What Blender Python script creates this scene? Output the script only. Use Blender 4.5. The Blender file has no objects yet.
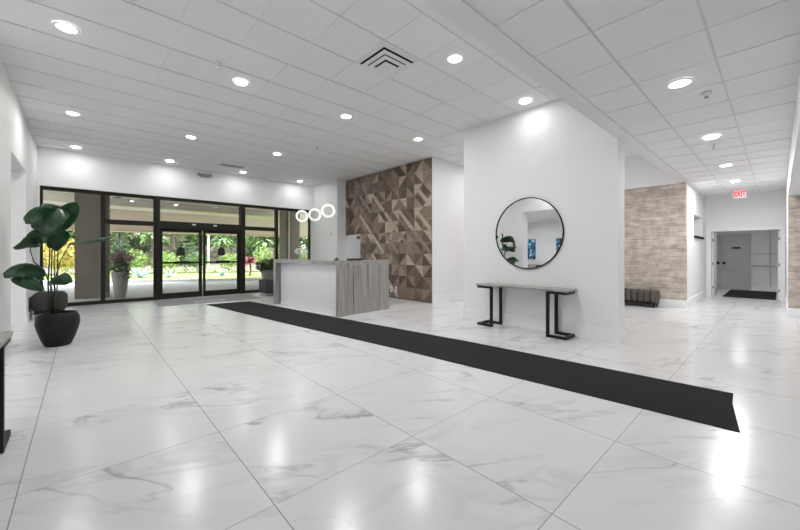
import bpy, bmesh, math, random
from mathutils import Vector, Matrix
random.seed(7)
PI = math.pi
S = bpy.context.scene
COL = S.collection

# ------------------------------------------------------------------ camera
EYE = 1.37
cam = bpy.data.cameras.new('camera'); cam_o = bpy.data.objects.new('camera', cam); COL.objects.link(cam_o)
cam.sensor_width = 36.0; cam.lens = 36.0 * 346.6 / 800.0
cam.shift_y = -11.7 / 800.0
cam.clip_start = 0.05; cam.clip_end = 300
HEAD = math.radians(47.555)                       # angle from +X (hall axis) to the viewing direction
cam_o.location = (0, 0, EYE)
cam_o.rotation_euler = (PI / 2, 0, HEAD - PI / 2)
S.camera = cam_o

# ------------------------------------------------------------------ sky, sun, exposure
S.view_settings.view_transform = 'Standard'
S.view_settings.look = 'None'
S.view_settings.gamma = 1.0
S.view_settings.exposure = 0.22
w = bpy.data.worlds.new('sky'); S.world = w; w.use_nodes = True
bg = w.node_tree.nodes['Background']
bg.inputs[0].default_value = (0.84, 0.92, 1.0, 1); bg.inputs[1].default_value = 5.4
sun = bpy.data.lights.new('sun', 'SUN'); sun.energy = 5.6; sun.angle = math.radians(1.5); sun.color = (1.0, 0.95, 0.86)
sun_o = bpy.data.objects.new('sun', sun); COL.objects.link(sun_o)
sun_o.rotation_euler = (math.radians(-24), math.radians(14), 0)
LAMP_W = 21.0
S.cycles.use_denoising = True
S.cycles.max_bounces = 10; S.cycles.diffuse_bounces = 6; S.cycles.glossy_bounces = 5
S.cycles.transparent_max_bounces = 16
S.cycles.sample_clamp_indirect = 6.0
S.cycles.caustics_reflective = False

# ------------------------------------------------------------------ materials
def new_mat(name):
    m = bpy.data.materials.new(name); m.use_nodes = True
    nt = m.node_tree
    return m, nt, nt.nodes['Principled BSDF']

def N(nt, typ, **kw):
    n = nt.nodes.new(typ)
    for k, v in kw.items(): setattr(n, k, v)
    return n

def plain(name, col, rough=0.5, metal=0.0, var=0.04, scale=6.0, bump=0.0, spec=0.5, bscale=120.0):
    """plain painted / cast surface: faint tone variation from noise, optional fine bump"""
    m, nt, p = new_mat(name)
    tc = N(nt, 'ShaderNodeTexCoord')
    nz = N(nt, 'ShaderNodeTexNoise'); nz.inputs['Scale'].default_value = scale; nz.inputs['Detail'].default_value = 4
    nt.links.new(tc.outputs['Object'], nz.inputs['Vector'])
    mx = N(nt, 'ShaderNodeMix', data_type='RGBA')
    mx.inputs[6].default_value = tuple(c * (1 - var) for c in col) + (1,)
    mx.inputs[7].default_value = tuple(min(1, c * (1 + var)) for c in col) + (1,)
    nt.links.new(nz.outputs[0], mx.inputs[0]); nt.links.new(mx.outputs[2], p.inputs['Base Color'])
    p.inputs['Roughness'].default_value = rough; p.inputs['Metallic'].default_value = metal
    p.inputs['Specular IOR Level'].default_value = spec
    if bump:
        n2 = N(nt, 'ShaderNodeTexNoise'); n2.inputs['Scale'].default_value = bscale; n2.inputs['Detail'].default_value = 3
        nt.links.new(tc.outputs['Object'], n2.inputs['Vector'])
        b = N(nt, 'ShaderNodeBump'); b.inputs['Strength'].default_value = bump; b.inputs['Distance'].default_value = 0.01
        nt.links.new(n2.outputs[0], b.inputs['Height']); nt.links.new(b.outputs[0], p.inputs['Normal'])
    return m

def emit(name, col, strength):
    m, nt, p = new_mat(name)
    p.inputs['Base Color'].default_value = (*col, 1)
    p.inputs['Emission Color'].default_value = (*col, 1); p.inputs['Emission Strength'].default_value = strength
    return m

def ramp(nt, stops):
    r = N(nt, 'ShaderNodeValToRGB'); e = r.color_ramp.elements
    while len(e) < len(stops): e.new(0.5)
    for k, (pos, c) in enumerate(stops):
        e[k].position = pos; e[k].color = (*c, 1) if len(c) == 3 else c
    return r

def math_n(nt, op, a, b=None):
    n = N(nt, 'ShaderNodeMath', operation=op)
    for i, v in enumerate((a, b)):
        if v is None: continue
        if isinstance(v, (int, float)): n.inputs[i].default_value = v
        else: nt.links.new(v, n.inputs[i])
    return n.outputs[0]

def leafy_mat(name, cols, rough=0.5, trans=0.25):
    m, nt, p = new_mat(name)
    g = N(nt, 'ShaderNodeNewGeometry')
    k = len(cols)
    r = ramp(nt, [(i / max(1, k - 1), c) for i, c in enumerate(cols)])
    nt.links.new(g.outputs['Random Per Island'], r.inputs[0]); nt.links.new(r.outputs[0], p.inputs['Base Color'])
    p.inputs['Roughness'].default_value = rough
    if trans:
        t = N(nt, 'ShaderNodeBsdfTranslucent'); nt.links.new(r.outputs[0], t.inputs[0])
        mx = N(nt, 'ShaderNodeMixShader'); mx.inputs[0].default_value = trans
        nt.links.new(p.outputs[0], mx.inputs[1]); nt.links.new(t.outputs[0], mx.inputs[2])
        nt.links.new(mx.outputs[0], nt.nodes['Material Output'].inputs[0])
    return m

def marble_floor():
    m, nt, p = new_mat('polished_marble_tile')
    s, x0, y0 = 1.048, -0.278, 0.805
    tc = N(nt, 'ShaderNodeTexCoord')
    sx = N(nt, 'ShaderNodeSeparateXYZ'); nt.links.new(tc.outputs['Object'], sx.inputs[0])
    u = math_n(nt, 'DIVIDE', math_n(nt, 'SUBTRACT', sx.outputs[0], x0), s)
    v = math_n(nt, 'DIVIDE', math_n(nt, 'SUBTRACT', sx.outputs[1], y0), s)
    cell = N(nt, 'ShaderNodeCombineXYZ')
    nt.links.new(math_n(nt, 'FLOOR', u), cell.inputs[0]); nt.links.new(math_n(nt, 'FLOOR', v), cell.inputs[1])
    wn = N(nt, 'ShaderNodeTexWhiteNoise', noise_dimensions='3D'); nt.links.new(cell.outputs[0], wn.inputs[0])
    off = N(nt, 'ShaderNodeVectorMath', operation='SCALE'); off.inputs['Scale'].default_value = 23.0
    nt.links.new(wn.outputs['Color'], off.inputs[0])
    rot = N(nt, 'ShaderNodeMapping'); rot.vector_type = 'POINT'
    rot.inputs['Rotation'].default_value = (0, 0, math.radians(33)); 
    nt.links.new(tc.outputs['Object'], rot.inputs[0])
    scl = N(nt, 'ShaderNodeMapping'); scl.inputs['Scale'].default_value = (0.62, 1.9, 1.0)
    nt.links.new(rot.outputs[0], scl.inputs[0])
    add = N(nt, 'ShaderNodeVectorMath', operation='ADD'); nt.links.new(scl.outputs[0], add.inputs[0]); nt.links.new(off.outputs[0], add.inputs[1])
    def vein(scale, width, detail, dist):
        n = N(nt, 'ShaderNodeTexNoise'); n.inputs['Scale'].default_value = scale; n.inputs['Detail'].default_value = detail
        n.inputs['Distortion'].default_value = dist; n.inputs['Roughness'].default_value = 0.55
        nt.links.new(add.outputs[0], n.inputs['Vector'])
        d = math_n(nt, 'ABSOLUTE', math_n(nt, 'SUBTRACT', n.outputs[0], 0.5))
        mr = N(nt, 'ShaderNodeMapRange', interpolation_type='SMOOTHSTEP')
        mr.inputs[1].default_value = 0.0; mr.inputs[2].default_value = width; mr.inputs[3].default_value = 1.0; mr.inputs[4].default_value = 0.0
        nt.links.new(d, mr.inputs[0]); return mr.outputs[0]
    v1 = vein(0.85, 0.022, 6, 0.5); v2 = vein(1.3, 0.07, 5, 0.8)
    mk = N(nt, 'ShaderNodeTexNoise'); mk.inputs['Scale'].default_value = 1.1; mk.inputs['Detail'].default_value = 2
    nt.links.new(add.outputs[0], mk.inputs['Vector'])
    mk2 = N(nt, 'ShaderNodeMapRange'); mk2.inputs[1].default_value = 0.42; mk2.inputs[2].default_value = 0.66
    nt.links.new(mk.outputs[0], mk2.inputs[0])
    tot = math_n(nt, 'ADD', math_n(nt, 'MULTIPLY', math_n(nt, 'MULTIPLY', v1, mk2.outputs[0]), 0.52), math_n(nt, 'MULTIPLY', math_n(nt, 'MULTIPLY', v2, mk2.outputs[0]), 0.20))
    mx = N(nt, 'ShaderNodeMix', data_type='RGBA'); mx.inputs[6].default_value = (0.69, 0.69, 0.70, 1); mx.inputs[7].default_value = (0.27, 0.27, 0.28, 1)
    nt.links.new(tot, mx.inputs[0])
    # joints
    def edge(q):
        f = math_n(nt, 'FRACT', q); return math_n(nt, 'MINIMUM', f, math_n(nt, 'SUBTRACT', 1.0, f))
    eu = math_n(nt, 'LESS_THAN', edge(u), 0.0030); ev = math_n(nt, 'LESS_THAN', edge(v), 0.0022)
    mj = N(nt, 'ShaderNodeMix', data_type='RGBA'); mj.inputs[7].default_value = (0.20, 0.20, 0.20, 1)
    nt.links.new(math_n(nt, 'MULTIPLY', math_n(nt, 'MAXIMUM', eu, ev), 0.8), mj.inputs[0]); nt.links.new(mx.outputs[2], mj.inputs[6])
    nt.links.new(mj.outputs[2], p.inputs['Base Color'])
    p.inputs['Roughness'].default_value = 0.205; p.inputs['Specular IOR Level'].default_value = 0.40
    return m

def brick_mat():
    m, nt, p = new_mat('thin_tan_brick')
    tc = N(nt, 'ShaderNodeTexCoord')
    mp = N(nt, 'ShaderNodeMapping'); nt.links.new(tc.outputs['Object'], mp.inputs[0])
    sp = N(nt, 'ShaderNodeSeparateXYZ'); nt.links.new(mp.outputs[0], sp.inputs[0])
    cb = N(nt, 'ShaderNodeCombineXYZ')
    nt.links.new(math_n(nt, 'ADD', sp.outputs[0], sp.outputs[1]), cb.inputs[0]); nt.links.new(sp.outputs[2], cb.inputs[1])
    b = N(nt, 'ShaderNodeTexBrick'); b.offset = 0.5
    b.inputs['Color1'].default_value = (0.58, 0.52, 0.455, 1); b.inputs['Color2'].default_value = (0.40, 0.335, 0.28, 1)
    b.inputs['Mortar'].default_value = (0.60, 0.56, 0.52, 1)
    b.inputs['Scale'].default_value = 1.0; b.inputs['Mortar Size'].default_value = 0.005; b.inputs['Bias'].default_value = -0.1
    b.inputs['Brick Width'].default_value = 0.30; b.inputs['Row Height'].default_value = 0.042
    nt.links.new(cb.outputs[0], b.inputs['Vector'])
    nz = N(nt, 'ShaderNodeTexNoise'); nz.inputs['Scale'].default_value = 5.0; nz.inputs['Detail'].default_value = 6
    nt.links.new(cb.outputs[0], nz.inputs['Vector'])
    mx = N(nt, 'ShaderNodeMix', data_type='RGBA', blend_type='MULTIPLY'); mx.inputs[0].default_value = 1.0
    r = ramp(nt, [(0.3, (0.68, 0.68, 0.69)), (0.7, (1.18, 1.15, 1.12))]); nt.links.new(nz.outputs[0], r.inputs[0])
    nt.links.new(b.outputs[0], mx.inputs[6]); nt.links.new(r.outputs[0], mx.inputs[7])
    nt.links.new(mx.outputs[2], p.inputs['Base Color']); p.inputs['Roughness'].default_value = 0.85
    bp = N(nt, 'ShaderNodeBump'); bp.inputs['Strength'].default_value = 0.6; bp.inputs['Distance'].default_value = 0.01
    nt.links.new(math_n(nt, 'ADD', math_n(nt, 'MULTIPLY', b.outputs['Fac'], -1.0), math_n(nt, 'MULTIPLY', nz.outputs[0], 0.6)), bp.inputs['Height'])
    nt.links.new(bp.outputs[0], p.inputs['Normal'])
    return m

def striped_stone(name, sc=(24, 24, 0.35)):
    m, nt, p = new_mat(name)
    tc = N(nt, 'ShaderNodeTexCoord'); mp = N(nt, 'ShaderNodeMapping'); mp.inputs['Scale'].default_value = sc
    nt.links.new(tc.outputs['Object'], mp.inputs[0])
    n = N(nt, 'ShaderNodeTexNoise'); n.inputs['Scale'].default_value = 1.0; n.inputs['Detail'].default_value = 5; n.inputs['Roughness'].default_value = 0.62
    nt.links.new(mp.outputs[0], n.inputs['Vector'])
    r = ramp(nt, [(0.33, (0.09, 0.086, 0.08)), (0.44, (0.25, 0.242, 0.23)), (0.51, (0.38, 0.368, 0.35)), (0.58, (0.20, 0.192, 0.18)), (0.68, (0.48, 0.465, 0.44))])
    nt.links.new(n.outputs[0], r.inputs[0]); nt.links.new(r.outputs[0], p.inputs['Base Color'])
    p.inputs['Roughness'].default_value = 0.3
    return m

def wood_mat(name, col, rot):
    m, nt, p = new_mat(name)
    tc = N(nt, 'ShaderNodeTexCoord'); mp = N(nt, 'ShaderNodeMapping'); mp.inputs['Rotation'].default_value = (rot, 0, 0)
    mp.inputs['Scale'].default_value = (8, 4, 40)
    nt.links.new(tc.outputs['Object'], mp.inputs[0])
    n = N(nt, 'ShaderNodeTexNoise'); n.inputs['Scale'].default_value = 1.0; n.inputs['Detail'].default_value = 4
    nt.links.new(mp.outputs[0], n.inputs['Vector'])
    r = ramp(nt, [(0.3, tuple(c * 0.72 for c in col)), (0.7, tuple(c * 1.2 for c in col))])
    nt.links.new(n.outputs[0], r.inputs[0]); nt.links.new(r.outputs[0], p.inputs['Base Color'])
    p.inputs['Roughness'].default_value = 0.45
    return m

def glass_mat(name, refl=1.0, tint=(1, 1, 1)):
    m = bpy.data.materials.new(name); m.use_nodes = True; nt = m.node_tree; nt.nodes.clear()
    out = N(nt, 'ShaderNodeOutputMaterial'); t = N(nt, 'ShaderNodeBsdfTransparent'); t.inputs[0].default_value = (*tint, 1)
    g = N(nt, 'ShaderNodeBsdfGlossy'); g.inputs['Roughness'].default_value = 0.0
    f = N(nt, 'ShaderNodeFresnel'); f.inputs[0].default_value = 1.45
    mx = N(nt, 'ShaderNodeMixShader')
    nt.links.new(math_n(nt, 'MULTIPLY', f.outputs[0], refl), mx.inputs[0])
    nt.links.new(t.outputs[0], mx.inputs[1]); nt.links.new(g.outputs[0], mx.inputs[2]); nt.links.new(mx.outputs[0], out.inputs[0])
    return m

def art_mat(name, seed):
    m, nt, p = new_mat(name)
    tc = N(nt, 'ShaderNodeTexCoord'); mp = N(nt, 'ShaderNodeMapping'); mp.inputs['Location'].default_value = (seed, seed, 0)
    nt.links.new(tc.outputs['Object'], mp.inputs[0])
    n = N(nt, 'ShaderNodeTexNoise'); n.inputs['Scale'].default_value = 3.2; n.inputs['Detail'].default_value = 3; n.inputs['Distortion'].default_value = 1.5
    nt.links.new(mp.outputs[0], n.inputs['Vector'])
    r = ramp(nt, [(0.38, (0.01, 0.02, 0.04)), (0.46, (0.02, 0.12, 0.25)), (0.53, (0.10, 0.35, 0.60)), (0.62, (0.45, 0.65, 0.80))])
    nt.links.new(n.outputs[0], r.inputs[0]); nt.links.new(r.outputs[0], p.inputs['Base Color']); p.inputs['Roughness'].default_value = 0.6
    return m

WALL = plain('white_wall_paint', (0.80, 0.80, 0.805), 0.6, var=0.01, scale=1.5)
TRIM = plain('white_trim_paint', (0.84, 0.84, 0.84), 0.35, var=0.01)
TILE = plain('acoustic_ceiling_tile', (0.83, 0.83, 0.835), 0.9, var=0.03, scale=90.0, bump=0.25, bscale=220)
TBAR = plain('shaded_ceiling_grid_bar', (0.66, 0.66, 0.665), 0.5, var=0.02)  # greyer than the white bars: their shadow lines are put into the colour
TBARW = plain('white_ceiling_grid_bar', (0.82, 0.82, 0.82), 0.4, var=0.02)
SOFFIT = plain('soffit_paint', (0.78, 0.78, 0.785), 0.6, var=0.01)
FLOOR = marble_floor()
BRICK = brick_mat()
STONE = striped_stone('grey_striped_stone')
STONETOP = striped_stone('grey_striped_stone_top', (3, 9, 9))
TABLETOP = striped_stone('grey_table_stone', (5, 1.2, 5))
BRONZE = plain('dark_bronze_aluminium', (0.020, 0.018, 0.013), 0.5, 0.0, spec=0.2)
BLACK = plain('black_metal', (0.008, 0.008, 0.009), 0.45, 0.0, spec=0.25)
BLACKP = plain('black_plastic', (0.012, 0.012, 0.013), 0.35)
POT = plain('matt_black_planter', (0.010, 0.011, 0.013), 0.5, var=0.15, bump=0.15, bscale=40, spec=0.25)
SOIL = plain('potting_soil', (0.03, 0.022, 0.016), 0.95, var=0.3, scale=40, bump=0.8)
CHARCOAL = plain('charcoal_carpet', (0.027, 0.027, 0.028), 0.95, var=0.25, scale=60, bump=0.7, bscale=260, spec=0.15)
GREYMAT = plain('grey_entry_carpet', (0.30, 0.30, 0.305), 0.9, var=0.12, scale=50, bump=0.5, bscale=260, spec=0.15)
PALEMAT = plain('pale_carpet_oval', (0.62, 0.62, 0.62), 0.9, var=0.1, scale=50)
GREYFAB = plain('dark_grey_upholstery', (0.034, 0.035, 0.036), 0.8, var=0.15, scale=30, bump=0.2)
VELVET = plain('taupe_velvet', (0.085, 0.072, 0.062), 0.6, var=0.2, scale=18, bump=0.1)
CHROME = plain('chrome', (0.75, 0.75, 0.76), 0.15, 1.0, var=0.01)
MIRROR = plain('mirror_silver', (0.88, 0.89, 0.89), 0.0, 1.0, var=0.0)
WHITEP = plain('white_plastic', (0.80, 0.80, 0.80), 0.4, var=0.01)
VENTM = plain('white_vent_metal', (0.80, 0.80, 0.80), 0.45, var=0.02)
DARK = plain('dark_duct_void', (0.015, 0.015, 0.015), 0.9)
GREYPL = plain('grey_plastic', (0.32, 0.32, 0.33), 0.5)
GREYDOOR = plain('pale_grey_door_paint', (0.50, 0.50, 0.52), 0.35, var=0.02)
DESKW = plain('white_desk_lacquer', (0.84, 0.84, 0.86), 0.25, var=0.01)
GLASS = glass_mat('clear_glass', 0.7)
SIGNRED = emit('lit_exit_red', (0.95, 0.03, 0.05), 1.0)
SIGNW = emit('lit_sign_face', (0.85, 0.84, 0.84), 0.08)
LENS = emit('lit_downlight_lens', (1.0, 0.99, 0.97), 12.0)
RINGL = emit('lit_ring_diffuser', (1.0, 0.99, 0.97), 0.22)
STUCCO = plain('taupe_stucco', (0.20, 0.175, 0.138), 0.85, var=0.06, scale=5, bump=0.4)
BEIGE = plain('beige_canopy_stucco', (0.74, 0.68, 0.58), 0.85, var=0.03, scale=2)
FASCIA = plain('tan_fascia_paint', (0.60, 0.50, 0.40), 0.8, var=0.05)
TERRA = plain('terracotta_tile_edge', (0.52, 0.41, 0.31), 0.8, var=0.2, scale=12)
ROAD = plain('pale_concrete_driveway', (0.40, 0.395, 0.40), 0.8, var=0.05, scale=0.8)
KERB = plain('pale_kerb', (0.62, 0.60, 0.57), 0.85, var=0.05)
LAWN = plain('mown_lawn', (0.24, 0.36, 0.08), 0.9, var=0.25, scale=3, bump=0.8, bscale=60)
MULCH = plain('garden_soil', (0.22, 0.19, 0.14), 0.95, var=0.3, scale=4)
URN = plain('grey_planter_stone', (0.24, 0.235, 0.22), 0.7, var=0.08, scale=8)
BARK = plain('grey_brown_bark', (0.13, 0.105, 0.08), 0.9, var=0.3, scale=10, bump=0.6, bscale=30)
STEM = plain('dark_plant_stem', (0.035, 0.05, 0.025), 0.5, var=0.2)

def plant_leaf_mat():
    m, nt, p = new_mat('dark_glossy_leaf')
    tc = N(nt, 'ShaderNodeTexCoord')
    n = N(nt, 'ShaderNodeTexNoise'); n.inputs['Scale'].default_value = 9; nt.links.new(tc.outputs['Object'], n.inputs['Vector'])
    r = ramp(nt, [(0.3, (0.014, 0.040, 0.022)), (0.7, (0.035, 0.085, 0.042))]); nt.links.new(n.outputs[0], r.inputs[0])
    nt.links.new(r.outputs[0], p.inputs['Base Color']); p.inputs['Roughness'].default_value = 0.32
    t = N(nt, 'ShaderNodeBsdfTranslucent'); t.inputs[0].default_value = (0.16, 0.42, 0.14, 1)
    mx = N(nt, 'ShaderNodeMixShader'); mx.inputs[0].default_value = 0.28
    nt.links.new(p.outputs[0], mx.inputs[1]); nt.links.new(t.outputs[0], mx.inputs[2])
    nt.links.new(mx.outputs[0], nt.nodes['Material Output'].inputs[0])
    return m
LEAF = plant_leaf_mat()
GREEN = leafy_mat('mid_green_leaves', [(0.025, 0.07, 0.015), (0.08, 0.17, 0.03), (0.18, 0.30, 0.06)])
DEEP = leafy_mat('deep_green_leaves', [(0.015, 0.04, 0.012), (0.04, 0.085, 0.022), (0.10, 0.17, 0.045)])
OLIVE = leafy_mat('olive_leaves', [(0.10, 0.13, 0.06), (0.20, 0.24, 0.11), (0.33, 0.36, 0.20)])
LIME = leafy_mat('lime_leaves', [(0.10, 0.20, 0.03), (0.22, 0.34, 0.06), (0.36, 0.44, 0.14)])
CROTON = leafy_mat('yellow_orange_leaves', [(0.22, 0.28, 0.05), (0.55, 0.24, 0.05), (0.40, 0.42, 0.08), (0.66, 0.50, 0.14), (0.16, 0.22, 0.05)])
REDLEAF = leafy_mat('crimson_leaves', [(0.22, 0.012, 0.03), (0.40, 0.03, 0.07), (0.16, 0.02, 0.03)])
PURPLE = leafy_mat('purple_flowers', [(0.16, 0.07, 0.08), (0.28, 0.10, 0.12), (0.12, 0.13, 0.07)])
BLUEAG = leafy_mat('blue_grey_leaves', [(0.34, 0.45, 0.50), (0.48, 0.58, 0.62)])
BLOOM = leafy_mat('pale_blooms', [(0.55, 0.45, 0.28), (0.70, 0.64, 0.52), (0.20, 0.28, 0.07), (0.12, 0.2, 0.05), (0.55, 0.30, 0.22)])

# ------------------------------------------------------------------ mesh helpers
def box(bm, x0, x1, y0, y1, z0, z1, bev=0.0, seg=2, mi=0):
    vs = [bm.verts.new((x, y, z)) for z in (z0, z1) for y in (y0, y1) for x in (x0, x1)]
    q = [(0, 2, 3, 1), (4, 5, 7, 6), (0, 1, 5, 4), (2, 6, 7, 3), (0, 4, 6, 2), (1, 3, 7, 5)]
    fs = [bm.faces.new([vs[i] for i in f]) for f in q]
    for f in fs: f.material_index = mi
    if bev:
        es = list({e for f in fs for e in f.edges})
        r = bmesh.ops.bevel(bm, geom=es, offset=bev, segments=seg, affect='EDGES', profile=0.5)
        for f in r['faces']:
            f.material_index = mi; f.smooth = True
    return vs

def tube(bm, pts, rad, n=8, closed=False, cap=True):
    """round tube through points; rad number or list"""
    P = [Vector(p) for p in pts]; k = len(P); rings = []
    up = Vector((0, 0, 1))
    for i in range(k):
        if closed: d = (P[(i + 1) % k] - P[i - 1]).normalized()
        else: d = (P[min(i + 1, k - 1)] - P[max(i - 1, 0)]).normalized()
        a = d.cross(up)
        if a.length < 1e-3: a = d.cross(Vector((1, 0, 0)))
        a.normalize(); b = d.cross(a).normalized()
        r = rad[i] if isinstance(rad, (list, tuple)) else rad
        rings.append([bm.verts.new(P[i] + (a * math.cos(t) + b * math.sin(t)) * r) for t in [2 * PI * j / n for j in range(n)]])
    for i in range(k if closed else k - 1):
        A, B = rings[i], rings[(i + 1) % k]
        for j in range(n):
            f = bm.faces.new((A[j], A[(j + 1) % n], B[(j + 1) % n], B[j])); f.smooth = True
    if cap and not closed:
        bm.faces.new(rings[0][::-1]); bm.faces.new(rings[-1])

def lathe(bm, prof, n=40, c=(0, 0), smooth=True):
    rings = []
    for r, z in prof:
        if r < 1e-5: rings.append([bm.verts.new((c[0], c[1], z))])
        else: rings.append([bm.verts.new((c[0] + r * math.cos(2 * PI * j / n), c[1] + r * math.sin(2 * PI * j / n), z)) for j in range(n)])
    for A, B in zip(rings, rings[1:]):
        for j in range(n):
            a, b = A[j % len(A)], A[(j + 1) % len(A)]; c_, d = B[(j + 1) % len(B)], B[j % len(B)]
            vs = []
            for q in (a, b, c_, d):
                if q not in vs: vs.append(q)
            if len(vs) > 2:
                f = bm.faces.new(vs); f.smooth = smooth

def prism(bm, poly, z0, z1):
    lo = [bm.verts.new((x, y, z0)) for x, y in poly]; hi = [bm.verts.new((x, y, z1)) for x, y in poly]
    n = len(poly); bm.faces.new(lo[::-1]); bm.faces.new(hi)
    for i in range(n): bm.faces.new((lo[i], lo[(i + 1) % n], hi[(i + 1) % n], hi[i]))

def link(name, bm, mat, parent=None, xf=None):
    if xf is not None: bmesh.ops.transform(bm, matrix=xf, verts=bm.verts[:])
    bmesh.ops.recalc_face_normals(bm, faces=bm.faces[:])
    me = bpy.data.meshes.new(name); bm.to_mesh(me); bm.free()
    for m in (mat if isinstance(mat, (list, tuple)) else [mat]): me.materials.append(m)
    o = bpy.data.objects.new(name, me); COL.objects.link(o)
    if parent: o.parent = parent
    return o

def tag(o, label, cat, group=None, kind=None):
    o['label'] = label; o['category'] = cat
    if group: o['group'] = group
    if kind: o['kind'] = kind
    return o

def thing(name, label, cat, loc=(0, 0, 0), rz=0.0, group=None):
    o = bpy.data.objects.new(name, None); COL.objects.link(o); o.empty_display_size = 0.1
    o.location = loc; o.rotation_euler = (0, 0, rz)
    return tag(o, label, cat, group)

def struct(name, bm, mat, parent=None):
    o = link(name, bm, mat, parent)
    if not parent: o['kind'] = 'structure'
    return o

def B(*boxes, bev=0.0):
    bm = bmesh.new()
    for b in boxes: box(bm, *b, bev=bev)
    return bm

def dup(root, loc, rz=None, label=None):
    """a copy of a thing with copies of its parts and sub-parts"""
    r = root.copy(); COL.objects.link(r); r.location = loc
    if rz is not None: r.rotation_euler = (0, 0, rz)
    if label: r['label'] = label
    for ch in list(root.children):
        c = ch.copy(); COL.objects.link(c); c.parent = r
        for g in list(ch.children):
            d = g.copy(); COL.objects.link(d); d.parent = c
    return r

# ------------------------------------------------------------------ floor, ceilings
CEIL, HC = 4.0, 3.15
struct('floor', B((-5.9, 11.6, -4.2, 12.5, -0.12, 0), (11.6, 19.0, -0.6, 2.6, -0.12, 0)), FLOOR)

def grid_ceiling(name, x0, x1, y0, y1, z, gx, gy, s, sy):
    bm = bmesh.new()
    def cuts(a, b, g, st):
        k = math.ceil((a - g) / st + 0.02); c = [a]
        while g + k * st < b - 0.02: c.append(g + k * st); k += 1
        return c + [b]
    X, Y = cuts(x0, x1, gx, s), cuts(y0, y1, gy, sy)
    for a, b in zip(X, X[1:]):
        for c, d in zip(Y, Y[1:]):
            dz = random.uniform(0.003, 0.009); t = random.uniform(-0.002, 0.002); u = random.uniform(-0.002, 0.002)
            f = bm.faces.new([bm.verts.new(v) for v in ((a, c, z + dz + t), (a, d, z + dz + u), (b, d, z + dz - t), (b, c, z + dz - u))])
    for a in X[1:-1]: box(bm, a - 0.008, a + 0.008, y0, y1, z - 0.002, z + 0.02, mi=2)
    for c in Y[1:-1]: box(bm, x0, x1, c - 0.007, c + 0.007, z - 0.003, z + 0.02, mi=1)
    box(bm, x0, x1, y0, y1, z + 0.03, z + 0.1)
    return struct(name, bm, [TILE, TBAR, TBARW])
grid_ceiling('ceiling', -0.83, 11.2, 1.70, 12.3, CEIL, 0.18, 2.63, 0.645, 0.66)
grid_ceiling('ceiling_hall', -0.83, 14.6, -0.13, 1.5, HC, 3.66, 0.39, 0.63, 0.63)
struct('trim_1', B((-0.83, 14.6, 1.5, 1.69, HC - 0.012, CEIL + 0.1)), SOFFIT)              # drop between the two ceilings
struct('trim_2', B((-0.83, 14.6, -0.65, -0.13, 2.6, HC + 0.1)), SOFFIT)                   # beam along the right of the hall
struct('ceiling_lobby', B((-0.83, 11.6, -4.2, -0.65, 2.62, 2.72)), SOFFIT)
struct('ceiling_side', B((-5.65, -1.2, 2.5, 12.0, 3.0, 3.1)), SOFFIT)
struct('ceiling_vestibule', B((14.8, 18.6, -0.6, 2.5, 2.45, 2.55)), SOFFIT)

# ------------------------------------------------------------------ walls
struct('wall_left', B((-1.2, -0.83, -4.2, 4.3, 0, 4.1), (-1.2, -0.83, 4.3, 6.81, 3.0, 4.1), (-1.2, -0.83, 6.81, 8.1, 0, 4.1),
                      (-1.2, -0.83, 8.1, 10.03, 2.98, 4.1), (-1.2, -0.83, 10.03, 12.6, 0, 4.1)), WALL)
struct('baseboard_left', B((-0.83, -0.812, -4.0, 4.3, 0, 0.16), (-0.83, -0.812, 6.81, 8.1, 0, 0.16), (-0.83, -0.812, 10.03, 12.3, 0, 0.16)), TRIM)
struct('wall_front', B((-0.83, 6.68, 12.3, 12.6, 3.05, 4.1), (-1.2, -0.79, 12.3, 12.6, 0, 3.05)), WALL)
struct('wall_reception', B((6.68, 9.4, 10.62, 12.6, 0, 4.1)), WALL)
struct('wall_centre', B((6.0, 6.34, 1.655, 4.54, 0, HC - 0.012), (6.0, 6.34, 1.70, 4.54, HC - 0.012, CEIL)), WALL)
struct('baseboard_centre', B((5.98, 6.0, 1.635, 4.56, 0, 0.2), (6.0, 6.36, 1.635, 1.655, 0, 0.2), (6.0, 6.36, 4.54, 4.56, 0, 0.2), (6.34, 6.36, 1.655, 4.54, 0, 0.2)), TRIM)
struct('wall_wing', B((7.06, 11.3, 6.41, 6.6, 0, CEIL)), WALL)
struct('baseboard_wing', B((7.06, 11.0, 6.39, 6.41, 0, 0.2)), TRIM)
struct('wall_office', B((9.2, 9.4, 6.6, 10.62, 0, 4.1), (7.2, 9.2, 6.6, 8.0, 0, 2.6)), WALL)
struct('wall_brick', B((11.02, 11.22, 1.56, 6.41, 0.2, 3.12)), BRICK)
struct('baseboard_brick', B((11.0, 11.22, 1.55, 6.41, 0, 0.2)), TRIM)
struct('wall_above_brick', B((10.96, 11.22, 1.69, 6.41, 3.12, 4.1)), WALL)
# hall
struct('wall_hall', B((11.22, 12.3, 1.57, 1.95, 0, HC + 0.1), (13.9, 14.8, 1.57, 1.95, 0, HC + 0.1), (12.3, 13.9, 1.57, 1.95, 2.44, HC + 0.1), (12.3, 13.9, 1.87, 1.95, 1.80, 2.44), (12.3, 13.9, 1.57, 1.95, 0, 1.80)), WALL)
struct('baseboard_hall', B((11.22, 14.56, 1.55, 1.57, 0, 0.2)), TRIM)
struct('wall_end', B((14.6, 14.8, 1.50, 1.57, 0, HC + 0.12), (14.6, 14.8, -0.13, -0.07, 0, HC + 0.12), (14.6, 14.8, -0.07, 1.50, 2.09, HC + 0.12), (14.6, 14.8, 1.57, 2.5, 0, HC + 0.12), (14.6, 14.8, -0.6, -0.13, 0, HC + 0.12)), WALL)
struct('wall_right', B((11.3, 14.6, -0.5, -0.13, 0, 2.61)), WALL)
struct('wall_right_brick', B((11.16, 11.30, -4.0, -0.135, 0.2, 2.62)), BRICK)
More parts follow.
